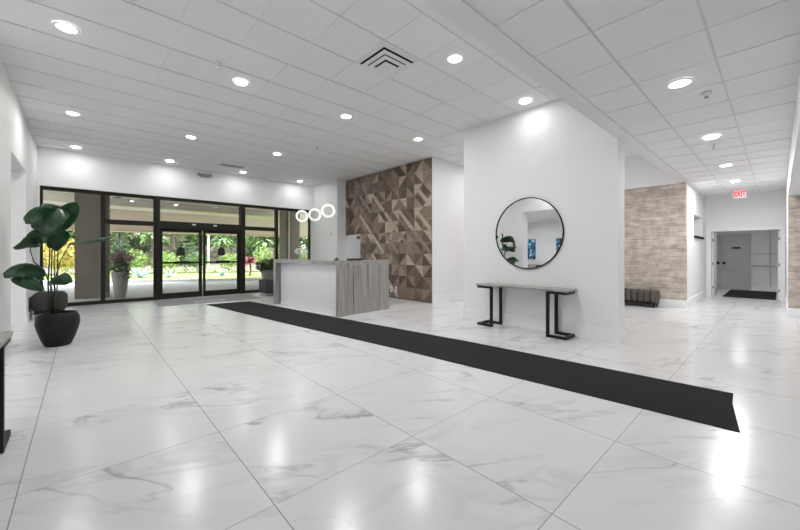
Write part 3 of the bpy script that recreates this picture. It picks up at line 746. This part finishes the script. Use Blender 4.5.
# ------------------------------------------------------------------ potted plant by the left wall
fwd = Vector((math.cos(HEAD), math.sin(HEAD), 0)); rgt = Vector((math.sin(HEAD), -math.cos(HEAD), 0))
base = Vector((-0.275, 7.275, 0))
t = thing('potted_plant', 'tall broad-leaved plant in a rounded black pot by the left wall', 'potted plant', base)
bm = bmesh.new(); lathe(bm, [(0.0, 0.0), (0.135, 0.0), (0.15, 0.015), (0.190, 0.11), (0.228, 0.24), (0.246, 0.33), (0.240, 0.41), (0.214, 0.475), (0.200, 0.49), (0.185, 0.485), (0.18, 0.42)], 48); link('pot', bm, POT, t)
bm = bmesh.new(); lathe(bm, [(0.0, 0.44), (0.10, 0.443), (0.185, 0.43)], 32); link('soil', bm, SOIL, t)

def leaf(pts, width, side, cup=0.18, parent=None):
    """broad leaf along a midrib polyline; side = direction of its width"""
    P = [Vector(p) for p in pts]; n = 12; side = Vector(side).normalized()
    def at(u):
        k = u * (len(P) - 1); i = min(int(k), len(P) - 2); f = k - i
        p0 = P[max(i - 1, 0)]; p1 = P[i]; p2 = P[i + 1]; p3 = P[min(i + 2, len(P) - 1)]
        return 0.5 * ((2 * p1) + (-p0 + p2) * f + (2 * p0 - 5 * p1 + 4 * p2 - p3) * f * f + (-p0 + 3 * p1 - 3 * p2 + p3) * f ** 3)
    bm = bmesh.new(); rows = []
    for k in range(n + 1):
        u = k / n; c = at(u); d = (at(min(1, u + 0.02)) - at(max(0, u - 0.02))).normalized()
        s = (side - d * side.dot(d)).normalized(); nrm = s.cross(d).normalized()
        wd = width * (math.sin(PI * min(1, u * 0.96 + 0.03)) ** 0.62) * (1.05 - 0.25 * u) * (1 if k < n else 0.04)
        rows.append([bm.verts.new(c + s * wd * q + nrm * (abs(q) ** 1.5 * cup * width + 0.012 * math.sin(9 * u + 5 * q))) for q in (-1, -0.66, -0.33, 0, 0.33, 0.66, 1)])
    for A, C in zip(rows, rows[1:]):
        for j in range(6):
            f = bm.faces.new((A[j], A[j + 1], C[j + 1], C[j])); f.smooth = True
    o = link('leaf', bm, LEAF, parent)
    md = o.modifiers.new('thick', 'SOLIDIFY'); md.thickness = 0.003
    return o
DP = 5.24            # distance of the pot's middle along the view
def pp(px, py, dd=0.0):
    """a point of the plant, in metres from the pot's foot"""
    d = DP + dd; q = fwd * d + rgt * ((px - 400) / 346.6 * d); return Vector((q.x - base.x, q.y - base.y, EYE + (253.3 - py) / 346.6 * d))
foot = pp(54, 312)
leaves = [  # midrib through three points (px, py, depth), half width, direction of the width
    ([(60, 222, 0.1), (44, 214, -0.25), (25, 224, -0.45)], 0.135, fwd * 0.5 + Vector((0, 0, 1)), 'l'),
    ([(50, 208, -0.1), (48, 221, -0.35), (46, 234, -0.42)], 0.235, rgt, 'l'),
    ([(55, 229, 0.05), (65, 218, 0.05), (79, 203, 0.1)], 0.16, rgt - Vector((0, 0, 0.8)) + fwd * 0.3, 'l'),
    ([(52, 240, 0.0), (40, 236, -0.1), (26, 243, -0.25)], 0.12, fwd * 0.5 + Vector((0, 0, 0.9)), 'l'),
    ([(40, 243, -0.05), (27, 241, -0.3), (13, 248, -0.5)], 0.11, fwd * 0.8 + Vector((0, 0, 0.6)), 'l'),
    ([(52, 249, -0.1), (58, 241, -0.1), (68, 232, 0.0)], 0.125, rgt - Vector((0, 0, 0.9)) + fwd * 0.2, 'l'),
    ([(70, 243, 0.1), (88, 240, -0.1), (112, 237, -0.25)], 0.12, fwd + Vector((0, 0, 0.38)), 'l'),
    ([(44, 277, -0.1), (24, 271, -0.4), (4, 278, -0.62)], 0.12, fwd * 0.8 + Vector((0, 0, 0.55)), 'l'),
    ([(13, 277, -0.5), (27, 281, -0.35), (43, 290, -0.2)], 0.105, fwd * 0.4 + Vector((0, 0, 0.9)), 'l'),
    ([(49, 281, -0.05), (59, 278, -0.2), (70, 282, -0.3)], 0.11, fwd * 0.6 + Vector((0, 0, 0.85)), 'l'),
    ([(62, 215, 0.3), (50, 209, 0.3), (36, 212, 0.1)], 0.12, fwd * 0.8 + Vector((0, 0, 0.6)), 'l'),
]
for mid, hw, sd, _ in leaves: leaf([pp(*p) for p in mid], hw, sd, parent=t)
stems = [([(52, 313, 0), (51, 285, 0), (52, 250, 0), (57, 226, 0)], 0.014), ([(50, 313, 0.03), (48, 285, -0.02), (50, 250, -0.08), (49, 216, -0.15)], 0.012),
         ([(52, 290, 0), (44, 270, -0.05), (34, 262, -0.08), (30, 250, -0.12), (33, 243, -0.1)], 0.010), ([(53, 312, 0), (55, 280, 0), (60, 262, 0.05), (70, 243, 0.1), (76, 242, 0.1)], 0.009),
         ([(54, 313, 0.05), (55, 290, 0), (54, 262, -0.05), (55, 246, -0.1)], 0.010), ([(47, 313, 0), (45, 295, 0), (42, 280, -0.05), (38, 274, -0.1)], 0.009),
         ([(44, 313, -0.05), (40, 300, -0.1), (39, 289, -0.15)], 0.008), ([(59, 313, 0), (56, 295, 0), (53, 283, -0.05)], 0.009), ([(61, 313, 0.05), (57, 290, 0.1), (58, 250, 0.2), (57, 216, 0.3)], 0.010)]
for pts, r in stems:
    bm = bmesh.new(); tube(bm, [pp(*p) if k else Vector((pp(*p).x, pp(*p).y, 0.43)) if p[1] > 305 else pp(*p) for k, p in enumerate(pts)], [r * (1 - 0.45 * k / (len(pts) - 1)) for k in range(len(pts))], 8)
    link('stem', bm, STEM, t)

# ------------------------------------------------------------------ outside: ground
struct('driveway', B((-30, 45, 12.5, 60, -0.14, -0.02)), ROAD)
bm = bmesh.new(); edge_ = [(-14, 29.0), (-4, 24.8), (-0.45, 22.6), (4.3, 19.5), (6.7, 18.2), (12, 16.6), (30, 15.0)]
prism(bm, edge_ + [(45, 60), (-30, 60)], -0.02, 0.05); struct('lawn', bm, LAWN)
bm = bmesh.new()
for (a, b), (c, d) in zip(edge_, edge_[1:]): prism(bm, [(a, b), (c, d), (c - 0.05, d - 0.16), (a - 0.05, b - 0.16)], -0.02, 0.10)
struct('kerb', bm, KERB)
bm = bmesh.new(); prism(bm, [(-30, 40), (-10, 34), (-1, 29), (6, 25.5), (10, 24), (16, 23), (45, 23), (45, 59.5), (-30, 59.5)], 0.05, 0.16); struct('garden_bed', bm, MULCH)

# entrance canopy and its columns
t = thing('entrance_canopy', 'beige entrance canopy roof over the driveway outside the glass doors', 'canopy', (0, 0, 0))
link('soffit_panel', B((-14, 24, 12.62, 20.6, 3.35, 3.5)), BEIGE, t)
link('fascia', B((-14, 24, 20.2, 20.6, 2.45, 3.35)), FASCIA, t)
bm = bmesh.new(); k = -14.0
while k < 24: box(bm, k, k + 0.215, 20.1, 20.7, 2.36, 2.45); k += 0.24
link('tile_edge', bm, TERRA, t)
link('cross_beam', B((-14, 24, 16.2, 16.6, 3.1, 3.35)), BEIGE, t)
for x, y in ((2.2, 14.2), (4.4, 15.2), (0.9, 15.8)):
    bm = bmesh.new(); lathe(bm, [(0.0, 3.34), (0.12, 3.34), (0.13, 3.35)], 20, (x, y)); link('recessed_lamp', bm, BRONZE, t)
def column(label, x0, x1, y0, y1):
    t = thing('porch_column', label, 'column', ((x0 + x1) / 2, (y0 + y1) / 2, -0.02)); a, b = (x1 - x0) / 2, (y1 - y0) / 2
    link('shaft', B((-a, a, -b, b, 0.0, 3.37)), STUCCO, t)
    link('pilaster', B((-a * 0.45, a * 0.75, -b - 0.07, -b, 0.14, 3.37)), STUCCO, t)
    link('base', B((-a * 0.6, a * 0.9, -b - 0.09, -b, 0.0, 0.14)), STUCCO, t)
    return t
column('tall taupe porch column outside, behind the potted plant', -0.19, 0.63, 14.35, 15.1)
cR = column('tall taupe porch column outside at the right, behind the reception desk', 6.62, 7.26, 14.7, 15.4)
bm = bmesh.new(); tube(bm, [(-0.22, -0.44, 0.0), (-0.22, -0.44, 3.3)], 0.03, 10); link('downpipe', bm, BEIGE, cR)
t = thing('wall_fixture', 'small white curved fixture on the right porch column', 'fixture', (6.95, 14.26, 1.42))
link('back_plate', B((-0.07, 0.07, 0.0, 0.02, -0.08, 0.08), bev=0.004), WHITEP, t)
bm = bmesh.new(); tube(bm, [(0.13 * math.cos(q), -0.05, 0.15 * math.sin(q)) for q in [PI * 1.1 - 1.45 * PI * k / 14 for k in range(15)]], 0.034, 8); link('hook', bm, WHITEP, t)
bm = bmesh.new(); tube(bm, [(0, 0.0, 0), (0, -0.05, 0.06), (0, -0.05, 0.14)], 0.02, 8); link('arm', bm, WHITEP, t)

# ------------------------------------------------------------------ outside: plants, trees
def at(px, Y):
    d = fwd + rgt * ((px - 400) / 346.6); return d.x / d.y * Y
def leaf_cloud(bm, c, rad, n, size, rnd, shell=0.5, up=0.3):
    for _ in range(n):
        while True:
            v = Vector((rnd.uniform(-1, 1), rnd.uniform(-1, 1), rnd.uniform(-1, 1)))
            if shell < v.length < 1: break
        p = Vector((c[0] + v.x * rad[0], c[1] + v.y * rad[1], c[2] + v.z * rad[2]))
        nrm = (v + Vector((rnd.gauss(0, .5), rnd.gauss(0, .5), rnd.gauss(0, .5) + up))).normalized()
        a = nrm.cross(Vector((rnd.random() - .5, rnd.random() - .5, rnd.random() - .5))).normalized(); b = nrm.cross(a)
        s = size * rnd.uniform(0.6, 1.3)
        bm.faces.new([bm.verts.new(q) for q in (p - a * s, p - b * s * 0.45, p + a * s, p + b * s * 0.45)])
def tree(name, lab, px, Y, h, spread, mat, n, size, trunks=1, seed=1, group='trees across the driveway', z0=0.16):
    rnd = random.Random(seed); x = at(px, Y)
    t = thing(name, lab, 'tree', (x, Y, z0), group=group)
    bm = bmesh.new()
    for k in range(trunks):
        a0 = rnd.uniform(0, 6.28); tips = []
        top = Vector((rnd.uniform(-.4, .4) * spread, rnd.uniform(-.3, .3) * spread, h * 0.55))
        st = Vector((0.15 * k, 0.1 * k, 0)); mid = st.lerp(top, 0.5) + Vector((rnd.uniform(-.2, .2), rnd.uniform(-.2, .2), 0))
        tube(bm, [st, mid, top], [0.11, 0.085, 0.055], 7)
        for q in range(5):
            s = mid.lerp(top, q / 5); e = s + Vector((rnd.uniform(-1, 1) * spread * 0.8, rnd.uniform(-1, 1) * spread * 0.6, h * rnd.uniform(0.15, 0.4)))
            m_ = s.lerp(e, 0.5) + Vector((0, 0, -0.15)); tube(bm, [s, m_, e], [0.05, 0.035, 0.015], 6)
            for _ in range(2):
                e2 = m_ + Vector((rnd.uniform(-1, 1) * spread * 0.5, rnd.uniform(-1, 1) * spread * 0.5, h * rnd.uniform(0.05, 0.25))); tube(bm, [m_, e2], [0.025, 0.010], 5)
    link('trunk', bm, BARK, t)
    bm = bmesh.new()
    for k in range(11):
        c = (rnd.uniform(-.75, .75) * spread, rnd.uniform(-.6, .6) * spread, h * rnd.uniform(0.24 if Y > 36 else 0.40, 0.92))
        leaf_cloud(bm, c, (spread * 0.5, spread * 0.45, h * 0.17), n // 8, size * 1.15, rnd)
    link('crown', bm, mat, t)
def shrub(name, lab, px, Y, w_, h, mat, n, size, seed=1, group='shrubs in the garden bed', z0=0.16, cat='shrub'):
    rnd = random.Random(seed); t = thing(name, lab, cat, (at(px, Y), Y, z0), group=group)
    bm = bmesh.new()
    for k in range(5): tube(bm, [(rnd.uniform(-.1, .1), rnd.uniform(-.1, .1), 0), (rnd.uniform(-.5, .5) * w_, rnd.uniform(-.3, .3) * w_, h * 0.6)], [0.02, 0.008], 5)
    link('branches', bm, BARK, t)
    bm = bmesh.new(); leaf_cloud(bm, (0, 0, h * 0.55), (w_, w_ * 0.8, h * 0.5), n, size, rnd, 0.25); link('foliage', bm, mat, t)
    return t
def blades(name, lab, px, Y, n, l, w_, mat, z0=0.16, droop=0.4, seed=1, cat='plant', group=None, stemh=0.0):
    """rosette of long arching leaves (agave, palm, cordyline)"""
    rnd = random.Random(seed); t = thing(name, lab, cat, (at(px, Y), Y, z0), group=group)
    if stemh:
        bm = bmesh.new(); tube(bm, [(0, 0, 0), (0.04, 0.02, stemh / 2), (0, 0, stemh)], [0.07, 0.055, 0.05], 8); link('trunk', bm, BARK, t)
    bm = bmesh.new()
    for k in range(n):
        a = 2 * PI * k / n + rnd.uniform(-.2, .2); el = rnd.uniform(0.3, 1.25); d = Vector((math.cos(a), math.sin(a), 0)); s = Vector((-d.y, d.x, 0)); prev = None
        for q in range(6):
            u = q / 5; p = d * (l * u * math.cos(el) + 0.03) + Vector((0, 0, stemh + l * (u * math.sin(el) - droop * u * u)))
            wd = w_ * (math.sin(PI * (0.12 + 0.86 * u)))
            cur = [bm.verts.new(p - s * wd), bm.verts.new(p + s * wd)]
            if prev: bm.faces.new((prev[0], prev[1], cur[1], cur[0]))
            prev = cur
    link('fronds', bm, mat, t)

trees = [('olive leaved forked tree in front of the tree line, behind the grey urn planter', 108, 34, 5.2, 1.75, OLIVE, 1100, 0.16, 3),
         ('olive leaved spreading tree with bare forks above the left door push bar', 172, 34, 5.4, 1.85, OLIVE, 900, 0.15, 3),
         ('green forked tree in front of the tree line, right of the right door decal', 236, 34, 5.2, 1.8, GREEN, 1200, 0.16, 2),
         ('bright green tree seen right of the right porch column', 306, 34, 5.2, 1.9, GREEN, 1400, 0.18, 1)]
for Y, h, sp, n, sz, row in ((39, 5.6, 2.05, 1900, 0.20, ((56, GREEN, 'dense green tree behind the yellow croton shrubs'), (134, DEEP, 'dark green tree behind the dark lamp post'), (198, GREEN, 'green tree behind the meeting stiles of the doors'), (264, DEEP, 'dark green tree behind the crimson plant'))),
                             (47, 6.4, 2.75, 2300, 0.25, ((60, DEEP, 'dark tall tree beyond the hedge, at the left end'), (128, GREEN, 'green tall tree beyond the hedge, behind the grey urn planter'), (194, DEEP, 'dark tall tree beyond the hedge, behind the sliding doors'), (262, GREEN, 'green tall tree beyond the hedge, right of the sliding doors'), (330, DEEP, 'dark tall tree beyond the hedge, at the right end'))),
                             (55.5, 7.2, 3.1, 2400, 0.30, ((92, GREEN, 'farthest green tree, behind the left porch column'), (158, DEEP, 'farthest dark tree, behind the left door jamb'), (222, GREEN, 'farthest green tree, behind the right door leaf'), (287, DEEP, 'farthest dark tree, behind the right porch column')))):
    trees += [(lab, px, Y, h, sp, mt, n, sz, 1) for px, mt, lab in row]
for k, (lab, px, Y, h, sp, mt, n, sz, tr) in enumerate(trees): tree('tree', lab, px, Y, h, sp, mt, n, sz, tr, 50 + k)
shrubs = [('croton_shrub', 'yellow and orange croton shrub right of the plant stems', 65, 27, 0.82, 2.0, CROTON, 700, 0.12),
          ('croton_shrub', 'orange croton shrub partly hidden by the potted plant', 56, 29.8, 0.8, 2.3, CROTON, 600, 0.12),
          ('shrub', 'green shrub behind the first window mullion', 101, 27, 0.75, 1.4, GREEN, 550, 0.10),
          ('shrub', 'lime shrub behind the left agave', 135, 27, 0.75, 1.4, LIME, 550, 0.10),
          ('shrub', 'lime green shrub under the left push bar', 166, 27, 0.82, 1.3, LIME, 550, 0.10),
          ('shrub', 'green shrub near the meeting door stiles', 198, 27, 0.82, 1.25, GREEN, 550, 0.10),
          ('shrub', 'lime shrub under the right end of the right push bar', 230, 27, 0.82, 1.2, LIME, 550, 0.10),
          ('shrub', 'pale lime shrub right of the crimson plant', 263, 27, 0.82, 1.7, LIME, 550, 0.10),
          ('shrub', 'green bush at the far right glass edge', 300, 27, 0.82, 1.4, GREEN, 550, 0.10),
          ('shrub', 'taller dark shrub behind the front shrubs, left of the palm by the door jamb', 117, 29.8, 0.9, 2.1, DEEP, 600, 0.12),
          ('shrub', 'taller dark shrub between the two palms behind the doors', 187, 29.8, 0.9, 2.0, DEEP, 600, 0.12)]
for k, (nm, lab, px, Y, w_, h, mt, n, sz) in enumerate(shrubs): shrub(nm, lab, px, Y, w_, h, mt, n, sz, 90 + k)
rnd = random.Random(5); bm = bmesh.new()
for k in range(60):
    px = 60 + k * 3.7; Y = 25.0 - (px - 130) * 0.012 + rnd.uniform(-.2, .3)
    leaf_cloud(bm, (at(px, Y), Y, 0.36), (0.32, 0.3, 0.24), 26, 0.075, rnd, 0.3)
rh = random.Random(77); t = thing('hedge', 'long clipped green hedge behind the garden bed, below the tree crowns', 'hedge', (7.5, 42.7, 0.16))
bh = bmesh.new(); box(bh, -16, 16, -0.45, 0.45, 0.0, 1.9)
link('core', bh, MULCH, t)
bh = bmesh.new()
for k in range(64): leaf_cloud(bh, (-15.75 + k * 0.5, -0.1, 1.15), (0.55, 0.75, 1.15), 75, 0.13, rh, 0.6)
link('foliage', bh, DEEP, t)
tag(link('flower_border', bm, BLOOM), 'mixed pale flowers along the front edge of the garden bed', 'flowers', kind='stuff')
blades('agave', 'pale blue agave behind the left flower urn', 140, 23.3, 24, 0.85, 0.075, BLUEAG, z0=0.05, droop=0.25, seed=3, group='blue agaves')
blades('agave', 'pale blue agave left of the door meeting line, under the push bar', 169, 22.9, 20, 0.6, 0.06, BLUEAG, z0=0.05, droop=0.25, seed=4, group='blue agaves')
blades('agave', 'pale blue agave under the right push bar', 222, 22.2, 18, 0.6, 0.06, BLUEAG, z0=0.05, droop=0.25, seed=8, group='blue agaves')
blades('cordyline', 'crimson leaved plant right of the sliding doors', 250, 21.6, 48, 0.95, 0.09, REDLEAF, z0=0.05, droop=0.6, seed=5, stemh=0.75, cat='plant')
for k, (px, Y, st, l, lab) in enumerate(((222, 29.8, 2.0, 1.45, 'green palm behind the right door decal'), (266, 29.8, 2.0, 1.45, 'green palm right of the crimson plant'), (152, 29.8, 2.2, 1.45, 'green palm beside the left door jamb'))):
    blades('palm', lab, px, Y, 30, l, 0.13, GREEN, droop=0.75, seed=20 + k, stemh=st, cat='palm', group='palms across the driveway')

# planters outside the glass
t = thing('planter_urn', 'tall grey urn planter standing outside beside the left porch column', 'planter', (0.86, 13.85, -0.02))
bm = bmesh.new(); lathe(bm, [(0.0, 0.0), (0.13, 0.0), (0.145, 0.04), (0.18, 0.35), (0.215, 0.72), (0.225, 0.82), (0.20, 0.82), (0.19, 0.76)], 32); link('pot', bm, URN, t)
bm = bmesh.new(); lathe(bm, [(0.0, 0.78), (0.195, 0.77)], 24); link('soil', bm, SOIL, t)
rnd = random.Random(11)
bm = bmesh.new(); leaf_cloud(bm, (0, 0, 0.92), (0.26, 0.26, 0.30), 420, 0.06, rnd, 0.2); leaf_cloud(bm, (0.05, 0, 0.72), (0.27, 0.27, 0.2), 140, 0.05, rnd, 0.5); link('foliage', bm, DEEP, t)
bm = bmesh.new(); leaf_cloud(bm, (0.06, 0, 1.28), (0.36, 0.34, 0.22), 330, 0.05, rnd, 0.1); link('flowers', bm, PURPLE, t)
bm = bmesh.new()
for k in range(12): tube(bm, [(0, 0, 0.84), (rnd.uniform(-.2, .2), rnd.uniform(-.2, .2), 1.2), (rnd.uniform(-.36, .42), rnd.uniform(-.3, .3), rnd.uniform(1.3, 1.55))], [0.012, 0.009, 0.004], 5)
link('stems', bm, BARK, t)
t = thing('planter_bowl', 'round pale grey bowl planter outside, behind the grey box seat', 'planter', (5.72, 14.1, -0.02))
bm = bmesh.new(); lathe(bm, [(0.0, 0.0), (0.22, 0.0), (0.26, 0.05), (0.38, 0.45), (0.41, 0.72), (0.37, 0.72), (0.34, 0.62)], 36); link('pot', bm, URN, t)
bm = bmesh.new(); lathe(bm, [(0.0, 0.66), (0.36, 0.64)], 24); link('soil', bm, SOIL, t)
bm = bmesh.new(); leaf_cloud(bm, (0, 0, 0.88), (0.60, 0.5, 0.30), 420, 0.11, rnd, 0.2, 0.6); link('foliage', bm, DEEP, t)
t = thing('lamp_post', 'slim white lamp post seen through the right door leaf', 'lamp post', (at(208.5, 22.6), 22.6, 0.05))
bm = bmesh.new(); tube(bm, [(0, 0, 0), (0, 0, 2.35)], [0.05, 0.04], 10); link('post', bm, WHITEP, t)
bm = bmesh.new(); lathe(bm, [(0.0, 2.35), (0.10, 2.35), (0.14, 2.60), (0.0, 2.68)], 16); link('lamp_head', bm, WHITEP, t)
t = thing('lamp_post', 'dark slim lamp post behind the tall grey urn planter', 'lamp post', (at(119.5, 23.9), 23.9, 0.05))
bm = bmesh.new(); tube(bm, [(0, 0, 0), (0, 0, 2.4)], [0.045, 0.035], 10); link('post', bm, BLACK, t)
bm = bmesh.new(); lathe(bm, [(0.0, 2.4), (0.26, 2.42), (0.22, 2.50), (0.0, 2.53)], 16); link('lamp_head', bm, BLACK, t)
